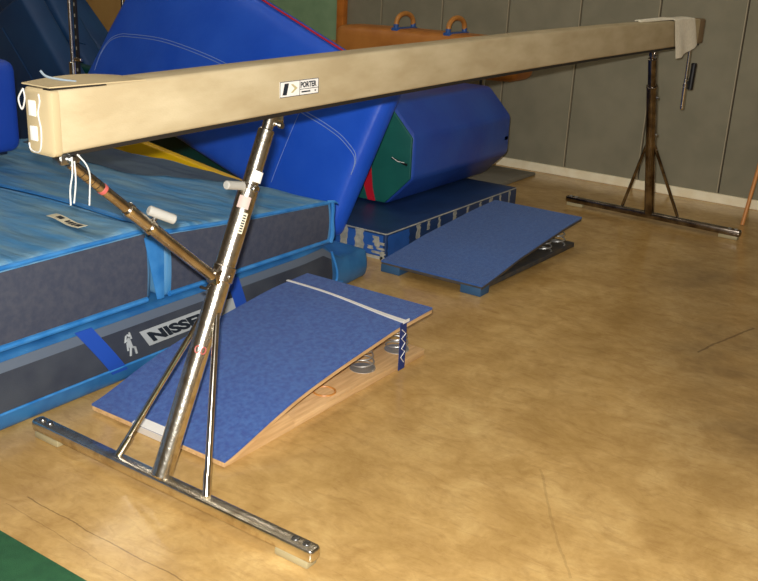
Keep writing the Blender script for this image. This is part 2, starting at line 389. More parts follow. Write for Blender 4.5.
# little white gymnast figure
b = bmesh.new()
def fig(pts, r):
    path(b, [V((lowside(y, z / .285).x + .0055, y, z)) for y, z in pts], [r] * len(pts), 6)
Y0, Z0 = 0.468, 0.112
fig([(Y0 + 0.0144, Z0 + 0.0804), (Y0 + 0.0192, Z0 + 0.0853)], 0.0080)
fig([(Y0 + 0.0144, Z0 + 0.0697), (Y0 + 0.0240, Z0 + 0.0369)], 0.0088)
fig([(Y0 + 0.0240, Z0 + 0.0369), (Y0 + 0.0208, Z0 + 0.0000)], 0.0048)
fig([(Y0 + 0.0240, Z0 + 0.0369), (Y0 + 0.0440, Z0 + 0.0287), (Y0 + 0.0512, Z0 + 0.0016)], 0.0048)
fig([(Y0 + 0.0128, Z0 + 0.0697), (Y0 - 0.0016, Z0 + 0.0615), (Y0 + 0.0064, Z0 + 0.0861)], 0.0040)
fig([(Y0 + 0.0144, Z0 + 0.0722), (Y0 + 0.0304, Z0 + 0.0684), (Y0 + 0.0224, Z0 + 0.0943)], 0.0040)
fig([(Y0 + 0.0080, Z0 + 0.0574), (Y0 + 0.0096, Z0 + 0.0246)], 0.0040)
obj('gymnast_emblem', b, M_label, t)

def topmat(name, label, y0, y1, zb, ztab, x1, seedk, sidepanel):
    t = thing(name, label, 'mat', (x1, (y0 + y1) / 2, zb), 'blue crash mats with grey mesh sides on top of the pile')
    H = 0.30
    def zt(x, y): return lerp(ztab, y) - 0.012 * (1 - math.exp(-(x1 - x) * 6)) + .035 * max(0, min(1, (y - 1.2) / .5)) * max(0, min(1, (-1.0 - x) / .8))
    def disp(p, n):
        f = (p.z - zb) / H
        zz = zt(p.x, p.y); base = max(zb, lowtop(p.x, p.y) + .002) if False else zb
        z = base + (zz - base) * f
        if n.z > .3:
            z += 0.014 * ystretch(p, seedk) + .006 * noise.noise(V((p.x * 9, p.y * 25, seedk)))
        x = p.x + (0.012 * math.sin(PI * f) * (1 if n.x > .5 else 0))
        return V((x, p.y, z))
    b = bmesh.new(); softbox(b, (-2.8, y0, zb), (x1, y1, zb + H), 0.028, (40, int((y1 - y0) * 28), 6), disp)
    cov = obj('cover', b, M_matTop, t)
    def side(y, f): return disp(V((x1, y, zb + H * f)), V((1, 0, 0)))
    ya, yb = sidepanel
    b = bmesh.new(); sheet(b, lambda u, v: side(ya + (yb - ya) * u, .09 + .82 * v) + V((.002, 0, 0)), 30, 8, .002, V((1, 0, 0))); obj('mesh_side', b, M_mesh, t)
    for f in (0.945, 0.045):
        b = bmesh.new(); n = 30
        path(b, [side(y0 + .03 + (y1 - y0 - .06) * k / n, f) + V((.002 - (0.006 if f > .5 else 0), 0, 0)) for k in range(n + 1)], 0.009 if f > .5 else .011, 8); obj('piping', b, M_matTrim, t)
    return t, zt, side, disp
tn, ztn, siden, dn = topmat('landing_mat', 'thick blue crash mat nearest the camera on the pile, with a cream maker label', -1.3, 0.632, 0.292, [(-1.3, .595), (.63, .60)], -0.715, 11.0, (-1.27, .60))
b = bmesh.new()
def labf(u, v):
    p0 = V((-1.085 + .235 * u, 0.49 - .04 * u - .045 * (1 - v), 0)); p0.z = ztn(p0.x, p0.y) + .0125 + .003 * math.sin(u * 7)
    return p0
sheet(b, labf, 14, 3, .002); l_ = obj('maker_label', b, M_labelcream, tn)
b = bmesh.new()
for u0, u1 in ((.22, .38), (.50, .56), (.59, .66), (.69, .76), (.80, .95)):
    b = bmesh.new()
    sheet(b, lambda u, v: labf(u0 + (u1 - u0) * u, .25 + .5 * v) + V((0, 0, .0025)), 4, 2, .001)
    obj('faded_print', b, M_labelink, l_)
tf, ztf, sidef, df = topmat('landing_mat', 'blue crash mat behind the nearest one on the pile, in front of the blue slab', 0.688, 1.78, 0.286, [(.68, .575), (1.0, .545), (1.78, .492)], -0.715, 23.0, (.725, 1.74))
# dark grey patch of the top cover at the back
b = bmesh.new()
def gp(u, v):
    x = -2.7 + u * 1.50; ys_ = lerp([(-2.7, 1.5), (-2.2, 1.44), (-1.75, 1.38), (-1.2, 1.68)], x); y = ys_ + (1.745 - ys_) * v
    p = df(V((x, y, .286 + .30)), V((0, 0, 1))); return p + V((0, 0, .003))
sheet(b, gp, 40, 24, .002); obj('mesh_panel', b, M_slate, tf)
# bright flap joining the two mats
b = bmesh.new()
sheet(b, lambda u, v: V((-0.694 - .006 * abs(u - .5), 0.640 - .055 * v + (.036 + .062 * v) * u, 0.30 + .262 * v)), 4, 10, .003, V((1, 0, 0)))
obj('hinge_flap', b, M_matTrim, tn)
b = bmesh.new()
sheet(b, lambda u, v: V((-2.7 + 1.98 * u, 0.622 + .075 * v, .597 - .018 * v + .006 * math.sin(u * 11) - .010 * math.sin(PI * v))), 40, 5, .003)
obj('hinge_flap', b, M_matTrim, tn)
# torn corner edging of the far mat
b = bmesh.new(); path(b, [sidef(1.755, f) + V((.006, .012 + .006 * math.sin(f * 9), 0)) for f in (0, .15, .3, .45, .6, .75, .9, .97)], [.012, .012, .011, .010, .009, .009, .010, .006], 8); obj('corner_edging', b, M_matTrim, tf)
b = bmesh.new(); path(b, [sidef(1.74, .97), sidef(1.76, .98) + V((.02, .01, .0)), sidef(1.77, .93) + V((.025, .02, 0))], [.008, .006, .002], 8); obj('torn_tab', b, M_matTrim, tf)

# padded blue block standing at far left on the mats
b = bmesh.new(); softbox(b, (-2.95, 0.80, .588), (-2.20, 1.16, 1.045), .06, (4, 4, 4))
t = thing('padded_block', 'bright blue padded block at the left edge, standing on the crash mats', 'padded block', (-2.4, 1, .574)); obj('pad', b, M_post, t)
b = bmesh.new(); box(b, -2.88, -2.26, .86, 1.10, .574, .590, .004); obj('bottom_seam', b, M_leanside, t)

# yellow and green panels showing between the mats and the slab
b = bmesh.new(); prism(b, [(-3.6, 0), (-1.15, 0), (-1.15, .225), (-1.79, .337), (-2.472, .432), (-3.6, .60)], 'y', 2.24, 2.30, .01)
tag(obj('yellow_panel_mat', b, M_yellow), 'yellow mat panel on edge, between the crash mats and the green panel', 'mat')
b = bmesh.new(); prism(b, [(-4.4, 0), (-1.9, 0), (-1.9, .30), (-3.0, .62), (-4.4, .75)], 'y', 2.97, 3.07, .015)
tag(obj('green_panel_mat', b, M_dgreen), 'dark green mat panel under the raised edge of the big royal blue slab', 'mat')

# ================================================================== royal blue slab
B0 = V((-1.054, 2.3, 0.104)); E1 = V((-0.96539, 0.14807, 0.21470)); E2 = V((0.24324, 0.21422, 0.94601)); E3 = V((-0.09408, -0.96550, 0.24282))
E2 = (E2 - E1 * E2.dot(E1)).normalized(); E3 = (E3 - E1 * E3.dot(E1)); E3 = (E3 - E2 * E3.dot(E2)).normalized()
QC = [(0.085, -0.025), (2.71, -0.01), (2.37, 1.12), (0.055, 0.905)]
def quv(s, t_):
    a = V(QC[0]) * (1 - s) + V(QC[1]) * s; c = V(QC[3]) * (1 - s) + V(QC[2]) * s; return a * (1 - t_) + c * t_
def slabP(s, t_, h):
    q = quv(s, t_); return B0 + E1 * q.x + E2 * q.y + E3 * h
def bulge(s, t_): 
    s = min(max(s, 0), 1); t_ = min(max(t_, 0), 1)
    return 0.055 * (4 * s * (1 - s)) ** .8 * (4 * t_ * (1 - t_)) ** .7 + .004 * noise.noise(V((s * 9, t_ * 4, 2)))
def slabxf(p):
    s, t_ = p.x / 2.5, p.y / 1.0; h = p.z
    if h > -.02: h = h + bulge(s, t_)
    if h < -.1: h -= bulge(s, t_) * .3
    return slabP(s, t_, h)
t = thing('blue_slab_mat', 'huge royal blue vinyl slab tilted behind the near end of the balance beam', 'mat', B0)
b = bmesh.new(); softbox(b, (0, 0, -.15), (2.5, 1.0, 0), .06, (60, 26, 3), None, slabxf); obj('cover', b, M_royal, t)
b = bmesh.new(); path(b, [slabP(k / 40, 1.0, -.02) - E2 * .002 for k in range(1, 40)], .006, 8); obj('red_piping', b, M_red, t)
def uvst(u, v):
    t_ = 0.5
    s = 0.5
    for _ in range(30):
        q = quv(s, t_); e = V((u, v)) - q
        s += e.x / 2.5; t_ += e.y / 1.0
    return slabP(s, t_, bulge(s, t_) + .0005)
stitch = [(2.575, .10), (2.56, .22), (2.50, .33), (2.40, .395), (2.299, .427), (1.933, .511), (1.527, .555), (1.2, .568), (.9, .562), (.575, .538), (.392, .53), (.26, .515), (.18, .492), (.12, .465), (.098, .44), (.088, .41), (.086, .36)]
def cr(pts, n=6):
    out = []
    for i in range(len(pts) - 1):
        p = [V(pts[max(i - 1, 0)]), V(pts[i]), V(pts[i + 1]), V(pts[min(i + 2, len(pts) - 1)])]
        for k in range(n):
            x = k / n
            out.append(0.5 * ((2 * p[1]) + (-p[0] + p[2]) * x + (2 * p[0] - 5 * p[1] + 4 * p[2] - p[3]) * x * x + (-p[0] + 3 * p[1] - 3 * p[2] + p[3]) * x ** 3))
    out.append(V(pts[-1])); return out
M_stitch = mat('pale_blue_stitching', srgb(130, 158, 216), 0.7)
b = bmesh.new()
cs = cr(stitch)
path(b, [uvst(q.x, q.y) for q in cs], .0025, 6)
path(b, [uvst(q.x - .0, q.y + .018) for q in cs], .0025, 6)
path(b, [uvst(.571 + .04 * k / 10, .559 - .47 * k / 10) for k in range(11)], .0018, 6)
obj('stitching', b, M_stitch, t)

# ================================================================== taped mat and octagon
t = thing('taped_mat', 'low navy mat patched with peeling pale tape, under the octagonal roller', 'mat', (-1.2, 3.1, 0))
b = bmesh.new(); softbox(b, (-1.55, 2.45, 0), (-0.84, 4.02, .155), .012, (8, 16, 3)); obj('cover', b, M_tapebase, t)
b = bmesh.new(); path(b, [(-1.5, 2.448, .152), (-.845, 2.448, .152), (-.838, 2.46, .152), (-.838, 4.0, .152)], .004, 6); obj('edge_binding', b, M_oldtape, t)
def ragged(axis, c, a0, a1, z0, z1, seed, mt=M_oldtape):
    """a torn tape strip lying on a vertical face"""
    rnd = random.Random(seed); n = 7; L1, L2 = [], []
    for k in range(n + 1):
        z = z0 + (z1 - z0) * k / n; L1.append((a0 + rnd.uniform(-.008, .006), z)); L2.append((a1 + rnd.uniform(-.008, .008), z))
    b = bmesh.new()
    if axis == 'y': prism(b, L1 + L2[::-1], 'y', c, c - .002)
    else: prism(b, L1 + L2[::-1], 'x', c, c + .002)
    obj('tape_strip', b, mt, t, 0)
for i, (a0, a1) in enumerate([(-1.155, -1.105), (-1.05, -.99), (-1.30, -1.25)]): ragged('y', 2.4485, a0, a1, .005, .15, i)
ragged('y', 2.4485, -.91, -.885, .07, .13, 9); ragged('y', 2.4485, -.875, -.845, .0, .05, 10); ragged('y', 2.4485, -1.0, -.86, .0, .018, 12)
ragged('x', -.8395, 2.47, 2.68, .02, .14, 20, M_bluetape)
for i, y in enumerate([2.76, 2.88, 3.0, 3.17, 3.34, 3.5, 3.63, 3.77, 3.9]):
    ragged('x', -.8395, y, y + .022 + .016 * (i % 3 == 0), .06 + .03 * (i % 2), .145, 30 + i)
b = bmesh.new(); box(b, -1.4, -.86, 2.4485, 2.4495, .02, .14); obj('front_patch', b, M_bluetape, t)
for i, (a0, a1, z0, z1) in enumerate([(-.925, -.905, .09, .13), (-.90, -.85, .085, .10), (-.90, -.85, .055, .068), (-.93, -.86, .03, .045), (-.96, -.93, .05, .07)]): ragged('y', 2.4480, a0, a1, z0, z1, 60 + i)

t = thing('octagonal_roller', 'blue octagonal tumbling roller with green ends lying on the taped mat', 'tumbling roller', (-1.355, 3.55, .155))
OX, OZ, OR = -1.338, .468, .31
def octo(r, ph=22.5): return [(OX + r / math.cos(PI / 8) * math.cos(math.radians(ph + 45 * k)), OZ + r / math.cos(PI / 8) * math.sin(math.radians(ph + 45 * k))) for k in range(8)]
b = bmesh.new(); prism(b, octo(OR), 'y', 2.98, 4.22, .03); obj('cover', b, M_octblue, t)
b = bmesh.new(); prism(b, octo(OR - .012), 'y', 2.968, 2.986, .004); ge = obj('end_panel', b, M_green, t)
b = bmesh.new(); prism(b, octo(OR - .02), 'y', 4.215, 4.23, .004); obj('end_panel', b, M_green, t)
b = bmesh.new()
prism(b, [(-1.335, .172), (-1.28, .172), (-1.305, .25), (-1.315, .33), (-1.33, .45), (-1.37, .45), (-1.372, .33), (-1.365, .25)], 'y', 2.962, 2.969); obj('red_stripe', b, M_red, t)
b = bmesh.new(); path(b, [(-1.17, 2.964, .455), (-1.13, 2.955, .452), (-1.09, 2.96, .435), (-1.06, 2.964, .43)], [.007, .004, .005, .009], 8); obj('hook_tab', b, M_black, t)
b = bmesh.new(); path(b, [(-1.165, 2.956, .462), (-1.12, 2.948, .445), (-1.075, 2.956, .442)], .0025, 6); obj('tab_stitch', b, M_white, t)
b = bmesh.new(); box(b, -1.05, -1.028, 4.14, 4.19, .43, .46, .003); obj('hook_tab', b, M_black, t)

# ================================================================== pommel horse
t = thing('pommel_horse', 'tan leather pommel horse with two arched wooden pommels at the back wall', 'pommel horse', (-2.0, 4.73, 0))
def horsexf(p):
    f = (p.x + 2.83) / 1.70; zc = .93
    k = 1 - .08 * (abs(f - .5) * 2) ** 3
    return V((p.x, 4.73 + (p.y - 4.73) * k, zc + (p.z - zc) * k + .01))
b = bmesh.new(); softbox(b, (-2.87, 4.55, .745), (-1.20, 4.91, 1.055), .08, (16, 4, 3), None, horsexf); obj('body', b, M_leather, t)
for xc in (-2.285, -1.815):
    b = bmesh.new(); box(b, xc - .03, xc + .03, 4.585, 4.875, 1.04, 1.072, .006)
    pm = obj('pommel_base', b, M_bluemetal, t)
    for s in (-1, 1):
        b = bmesh.new(); rod(b, (xc, 4.73 + s * .12, 1.06), (xc, 4.73 + s * .122, 1.10), .02); obj('pommel_socket', b, M_bluemetal, pm)
    b = bmesh.new(); path(b, [(xc, 4.73 - .12 * math.cos(PI * k / 16), 1.09 + .085 * math.sin(PI * k / 16) ** .8) for k in range(17)], .019, 12); obj('pommel_grip', b, M_leather2, pm)
for xc in (-2.6, -1.56):
    b = bmesh.new(); rod(b, (xc, 4.73, .05), (xc, 4.73, .5), .03); rod(b, (xc, 4.73, .48), (xc, 4.73, .82), .023); obj('leg', b, M_steel, t)
    b = bmesh.new(); prism(b, [(4.42, 0), (5.13, 0), (5.13, .02), (4.9, .035), (4.6, .035), (4.42, .02)], 'x', xc - .05, xc + .33, .006); obj('foot_plate', b, M_rubber, t)

# ================================================================== leaning dark mats and bar uprights at far left
def leaner(label, poly, y0, y1, seams, mt=M_leanmat):
    t = thing('leaning_mat', label, 'mat', (poly[0][0], y0, 0), 'dark navy mats heaped at the left')
    b = bmesh.new(); prism(b, poly, 'y', y0, y1, .035); obj('cover', b, mt, t)
    for s in seams:
        b = bmesh.new(); path(b, [(x, y0 - .001, z) for x, z in s], .006, 6); obj('seam', b, mt, t)
leaner('dark navy mat, frontmost of the heap, slanting down behind the near beam end', [(-4.38, 1.22), (-4.78, 1.0), (-4.62, .0), (-3.5, .0), (-3.80, .55)], 2.75, 2.95, [[(-4.62, .95), (-4.25, .55)]])
leaner('dark navy mat in the middle of the heap, crossing behind the chrome upright', [(-4.80, 1.5), (-5.25, 1.2), (-4.4, .0), (-3.5, .0), (-4.02, .62), (-4.35, .98), (-4.52, 1.2)], 3.10, 3.32, [[(-4.75, 1.15), (-4.58, .96), (-4.35, .88), (-4.1, .86)], [(-4.62, 1.16), (-4.5, 1.0)]])
leaner('dark navy mat at the back of the heap, beside the tan board', [(-5.52, 1.75), (-5.9, 1.6), (-6.0, .9), (-5.9, 0), (-3.6, 0), (-3.85, .30), (-4.54, .86)], 3.5, 3.74, [[(-5.05, 1.15), (-4.45, .62)]])
t = thing('bar_upright', 'chrome upright of a bar apparatus with adjusting holes, left of the blue slab', 'upright', (-3.39, 2.42, 0))
b = bmesh.new(); rod(b, (-3.395, 2.42, .03), (-3.395, 2.42, .84), .026); rod(b, (-3.395, 2.42, .82), (-3.395, 2.42, 2.2), .012); obj('tube', b, M_chrome, t)
b = bmesh.new(); box(b, -3.378, -3.355, 2.432, 2.45, .72, 2.0, .002); obj('hole_strip', b, M_dark, t)
for k in range(9):
    b = bmesh.new(); box(b, -3.366, -3.359, 2.429, 2.433, .78 + k * .07, .80 + k * .07); obj('adjusting_hole', b, M_oldtape, t, 0)
b = bmesh.new(); rod(b, (-3.36, 2.41, .86), (-3.29, 2.41, .86), .012); obj('locking_pin', b, M_brownchrome, t)
b = bmesh.new(); box(b, -3.5, -3.28, 2.32, 2.52, 0, .035, .006); obj('base_plate', b, M_brownchrome, t)
t = thing('bar_upright', 'short glimpse of a second chrome upright above the blue slab corner', 'upright', (-4.6, 3.9, 0))
b = bmesh.new(); rod(b, (-4.59, 3.9, 1.06), (-4.59, 3.9, 2.2), .014); rod(b, (-4.59, 3.9, .02), (-4.59, 3.9, 1.08), .011); obj('tube', b, M_chrome, t)
b = bmesh.new(); box(b, -4.69, -4.49, 3.82, 3.98, 0, .03, .005); obj('base_plate', b, M_brownchrome, t)

# ================================================================== springboards
def coil(cx, cy, z0, z1, rb, rt, turns=4.5, wire=.0035):
    n = int(turns * 20); b = bmesh.new()
    path(b, [(cx + (rb + (rt - rb) * k / n) * math.cos(2 * PI * turns * k / n), cy + (rb + (rt - rb) * k / n) * math.sin(2 * PI * turns * k / n), z0 + (z1 - z0) * k / n) for k in range(n + 1)], wire, 7)
    return b
def board(b, x0, x1, ys, top, bot, bow=0.0):
    rows = []
    for y in ys:
        zt, zb = top(y), bot(y); rows.append([b.verts.new(V(c)) for c in ((x0, y, zb), (x1, y, zb), (x1, y, zt - .002), (x1 - .003, y, zt), (x0 + .003, y, zt), (x0, y, zt - .002))])
    for p, q in zip(rows, rows[1:]):
        for k in range(6): b.faces.new([p[k], p[(k + 1) % 6], q[(k + 1) % 6], q[k]])
    b.faces.new(rows[0]); b.faces.new(rows[-1][::-1])
FT = [(.228, .030), (.33, .056), (.412, .080), (.50, .104), (.613, .130), (.74, .150), (.877, .168), (1.05, .186), (1.23, .206), (1.50, .214)]
def smooth_tab(tab):
    def f(y): return sum(lerp(tab, y + d) for d in (-.05, -.025, 0, .025, .05)) / 5
    return f
ft = smooth_tab(FT)
x0, x1 = -.632, .050
t = thing('springboard', 'blue carpeted springboard in front, with a white strap and coil springs', 'springboard', (-.3, .85, 0))
ys = [.229 + (1.492 - .229) * k / 40 for k in range(41)]
def skew(b):
    for v in b.verts:
        if v.co.x < -.3: v.co.x += .026 * (1.5 - v.co.y) / 1.27
b = bmesh.new(); board(b, x0, x1, ys, ft, lambda y: ft(y) - .009); skew(b); obj('carpet', b, M_carpet, t, 30)
b = bmesh.new(); board(b, x0 + .003, x1 - .002, ys, lambda y: ft(y) - .009, lambda y: max(.0, ft(y) - .026)); skew(b); obj('top_board', b, M_ply, t, 30)
b = bmesh.new(); box(b, x0 + .05, x1 - .012, .60, 1.47, 0, .028, .002); bs = obj('base_board', b, M_ply, t)
b = bmesh.new(); prism(b, [(.245, 0), (.60, 0), (.60, .028), (.56, .07), (.41, .053), (.245, .012)], 'x', x0 + .05, x1 - .012); obj('wedge_block', b, M_ply, t, 0)
b = bmesh.new(); path(b, [(-.030 + .042 * math.cos(2 * PI * k / 28), .86 + .042 * math.sin(2 * PI * k / 28), .029) for k in range(28)], .004, 6, True); obj('spring_seat', b, M_leather2, bs)
for cx, cy in ((-.045, 1.13), (-.05, 1.385), (-.30, 1.40), (-.55, 1.395), (-.55, 1.13)):
    obj('coil_spring', coil(cx, cy, .032, ft(cy) - .028, .050, .028, 5, .0032), M_spring, t)
    b = bmesh.new(); path(b, [(cx, cy, .028), (cx, cy, .031), (cx, cy, .031), (cx, cy, .036)], [.053, .053, .03, .02], 20); obj('spring_plate', b, M_spring, t)
# strap round the board
sy = lambda u: 1.355 - .06 * u + .012 * math.sin(u * 5)
b = bmesh.new()
sheet(b, lambda u, v: V((x0 - .002 + (x1 - x0 + .004) * u, sy(u) + (.007 + .010 * u ** 3) * (2 * v - 1), ft(sy(u)) + .001)), 30, 2, .003); st = obj('strap', b, M_white, t)
b = bmesh.new(); sheet(b, lambda u, v: V((x1 + .001, 1.245 + .046 * v, .212 * (1 - u) + .006 * u)), 2, 2, .0025, V((1, 0, 0))); ss = obj('strap_webbing', b, M_navy, st)
b = bmesh.new(); sheet(b, lambda u, v: V((x1 + .0015, 1.262 + .046 * v, .207 + (.012) * u)), 2, 2, .003, V((1, 0, 0))); obj('strap_fold', b, M_white, st)
b = bmesh.new()
zz = [(1.255, .185), (1.284, .160), (1.255, .145), (1.282, .12), (1.258, .10), (1.284, .082), (1.256, .062), (1.28, .035)]
path(b, [(x1 + .0045, y, z) for y, z in zz], .002, 5); obj('strap_zigzag', b, M_white, ss)
b = bmesh.new(); sheet(b, lambda u, v: V((-.375 + .20 * u, .2265 - .012 * v, .002 + .034 * v)), 4, 2, .002, V((0, -1, 0)))
sheet(b, lambda u, v: V((-.375 + .20 * u, .2145 + .04 * v, .038 + .006 * v)), 4, 2, .002)
obj('white_tape', b, M_white, t)

RT = [(2.262, .060), (2.49, .092), (2.65, .120), (3.01, .158), (3.2, .178), (3.45, .194)]
rt = smooth_tab(RT)
t = thing('springboard', 'blue carpeted springboard at the back, on small blue feet beside the taped mat', 'springboard', (-.45, 2.85, 0))
ys = [2.28 + 1.17 * k / 36 for k in range(37)]
rx0, rx1 = -.755, -.135
def skew2(b):
    for v in b.verts:
        if v.co.x < -.45: v.co.x += .05 * (v.co.y - 2.28) / 1.17
        else: v.co.x += .012 * (v.co.y - 2.28) / 1.17
b = bmesh.new(); board(b, rx0, rx1, ys, rt, lambda y: rt(y) - .010); skew2(b); obj('carpet', b, M_carpet2, t, 30)
b = bmesh.new(); board(b, rx0 + .004, rx1 - .003, ys, lambda y: rt(y) - .010, lambda y: rt(y) - .026); skew2(b); obj('top_board', b, M_darkply, t, 30)
for xa in (rx0 + .002, rx1 - .125):
    b = bmesh.new(); box(b, xa, xa + .12, 2.278, 2.37, 0, .045, .004); obj('foot_block', b, M_bluewood, t)
b = bmesh.new(); prism(b, [(2.36, .02), (3.46, .0), (3.46, .028), (2.42, .045)], 'x', rx0 + .08, rx1 - .02, .003); obj('base_board', b, M_darkply, t)
for cx, cy in ((-.215, 3.16), (-.215, 3.34), (-.66, 3.16), (-.66, 3.34)):
    obj('coil_spring', coil(cx, cy, .03, rt(cy) - .026, .045, .03, 4, .0045), M_spring, t)

# ================================================================== balance beam
YB0, YB1 = -.346, 4.654
def bx(y): return .0037 + (y - YB0) / 5 * .0114
def btop(y):
    k = (y - YB0) / 5; return 1.277 + .0315 * k + .015 * math.sin(PI * k)
BW, BH = .0504, .153
t = thing('balance_beam', 'long tan balance beam on chrome legs, running diagonally across the room', 'balance beam', (0, 0, 0))
def sect(y, w_, zt, zb, r=.010):
    c = []
    for (sx_, zc, a0) in ((1, zt - r, 0), (-1, zt - r, 90), (-1, zb + r, 180), (1, zb + r, 270)):
        for k in range(4):
            a = math.radians(a0 + 30 * k); c.append(V((bx(y) + sx_ * (w_ - r) + r * math.cos(a), y, zc + r * math.sin(a))))
    return c
def loft(b, rows, cap=True):
    R = [[b.verts.new(p) for p in r] for r in rows]; n = len(R[0])
    for p, q in zip(R, R[1:]):
        for k in range(n): b.faces.new([p[k], p[(k + 1) % n], q[(k + 1) % n], q[k]])
    if cap: b.faces.new(R[0]); b.faces.new(R[-1][::-1])
b = bmesh.new()
rows = []
for k in range(61):
    y = YB0 + .012 + (5 - .024) * k / 60
    wv = .0012 * noise.noise(V((y * 5, 1, 1)))
    rows.append(sect(y, BW + wv, btop(y), btop(y) - BH - .004 * math.exp(-(y - YB0) * 6)))
loft(b, rows); bc = obj('beam_cover', b, M_beam, t, 50)
b = bmesh.new(); loft(b, [sect(YB0 + .06 + 4.9 * k / 30, BW - .006, btop(YB0 + .06 + 4.9 * k / 30) - BH + .01, btop(YB0 + .06 + 4.9 * k / 30) - BH - .012, .003) for k in range(31)]); obj('beam_core', b, M_dark, t)
# end pads
b = bmesh.new(); loft(b, [sect(y, w_, btop(y) + dz, btop(y) - BH - .008 - dz, .012) for y, w_, dz in ((YB0 - .004, BW - .006, -.006), (YB0, BW + .001, .0), (YB0 + .018, BW + .0018, .001), (YB0 + .020, BW + .001, 0))])
ep = obj('end_pad', b, M_beam_edge, t, 50, None)
b = bmesh.new(); loft(b, [sect(y, w_, btop(y) + dz, btop(y) - BH - dz, .012) for y, w_, dz in ((YB1 - .10, BW + .001, 0), (YB1 - .097, BW + .003, .002), (YB1, BW + .002, .0), (YB1 + .004, BW - .006, -.006))])
obj('end_pad', b, mat('dark_end_pad', srgb(120, 100, 72), .8), t, 50)  # far end pad, darker tan than the near one
z_ = btop(YB0)
for za, zb in ((z_ - .068, z_ - .030), (z_ - .128, z_ - .092)):
    b = bmesh.new(); box(b, -.030, -.004, YB0 - .0075, YB0 - .003, za, zb, .002); obj('hook_patch', b, M_white, ep)
b = bmesh.new(); path(b, cr([(.012, YB0 - .006, z_ - .012), (.016, YB0 - .007, z_ - .03), (.008, YB0 - .008, z_ - .06), (.014, YB0 - .007, z_ - .10), (.004, YB0 - .007, z_ - .15), (-.03, YB0 - .007, z_ - .152), (-.036, YB0 - .007, z_ - .135)]), .0022, 6)
path(b, cr([(-.048, YB0 - .004, z_ - .005), (-.058, YB0 - .012, z_ - .03), (-.050, YB0 - .010, z_ - .055), (-.042, YB0 - .006, z_ - .03), (-.048, YB0 - .004, z_ - .006)]), .002, 6)
obj('loose_cord', b, M_cord, ep)
# lifted flap of the cover on top of the near end
b = bmesh.new(); sheet(b, lambda u, v: V((-.050 + .104 * u, YB0 - .006 + .30 * v, btop(YB0) + .0015 + .004 * (1 - v) + .010 * (1 - u) * math.sin(PI * v))), 6, 14, .003); obj('cover_flap', b, M_beam_edge, t)
b = bmesh.new(); sheet(b, lambda u, v: V((.030 + .0245 * u, YB0 - .006 + .17 * v, btop(YB0) - .0008 + .001 * (1 - v))), 2, 6, .003); obj('flap_gap_shade', b, M_dark, t)  # dark sheet laid in as the shade of the slit under the flap
b = bmesh.new(); path(b, cr([(-.03, YB0 + .035, z_ + .036), (-.02, YB0 + .045, z_ + .022), (.0, YB0 + .075, z_ + .014), (.02, YB0 + .10, z_ + .010)]), .003, 6); obj('loose_strap', b, mat('faded_blue_cord', srgb(120, 132, 140), .8), t)
# seam lines

# strings under the near end
for pts in ([(.045, -.293, 1.11), (.05, -.298, 1.07), (.047, -.305, 1.03), (.048, -.307, .99)], [(.048, -.279, 1.115), (.058, -.262, 1.09), (.056, -.250, 1.06), (.050, -.248, 1.02), (.05, -.252, .98)], [(.05, -.290, 1.10), (.056, -.294, 1.05), (.052, -.300, .995)]):
    b = bmesh.new(); path(b, cr(pts), .0022, 6); obj('hanging_string', b, M_cord, t)
b = bmesh.new()
for yy in (-.29, -.262): path(b, [(.015, yy + .014 * math.cos(2 * PI * k / 16), 1.104 + .013 * math.sin(2 * PI * k / 16)) for k in range(16)], .003, 6, True)
obj('lacing', b, M_cord, t)
# name plate
xl = bx(.57) + BW + .0008
b = bmesh.new(); prism(b, [(.478, 1.184), (.478, 1.2325), (.668, 1.2325), (.668, 1.184)], 'x', xl, xl + .0012); pl = obj('name_plate', b, M_white, t, 0)
XP = xl + .0014
b = bmesh.new()
def q(poly): prism(b, poly, 'x', XP - .0002, XP + .0003)
def ln(y0, z0, y1, z1, w_=.0009):
    d = V((y1 - y0, z1 - z0)).normalized(); n_ = V((-d.y, d.x)) * w_; q([(y0 + n_.x, z0 + n_.y), (y1 + n_.x, z1 + n_.y), (y1 - n_.x, z1 - n_.y), (y0 - n_.x, z0 - n_.y)])
for e in ((.479, 1.185, .667, 1.185), (.479, 1.2315, .667, 1.2315), (.479, 1.185, .479, 1.2315), (.667, 1.185, .667, 1.2315), (.573, 1.185, .573, 1.2315), (.573, 1.203, .667, 1.203)): ln(*e)
q([(.490, 1.191), (.510, 1.191), (.520, 1.226), (.500, 1.226)])
obj('plate_border', b, M_labelink, pl, 0)
b = bmesh.new(); q([(.530, 1.222), (.540, 1.222), (.562, 1.209), (.540, 1.196), (.530, 1.196), (.548, 1.209)]); obj('arrow_mark', b, mat('tan_ink', srgb(186, 176, 130), .6), pl, 0)
obj('lettering', text_bm('PORTER', .0235, (0, 1, 0), (0, 0, 1), (XP, .5765, 1.2085), .0003, .92, .0009), M_labelink, pl, 0)
b = bmesh.new()
for ya, yb in ((.582, .626), (.648, .655)): ln(ya, 1.1945, yb, 1.1945, .0022)
obj('small_print', b, M_labelink, pl, 0)

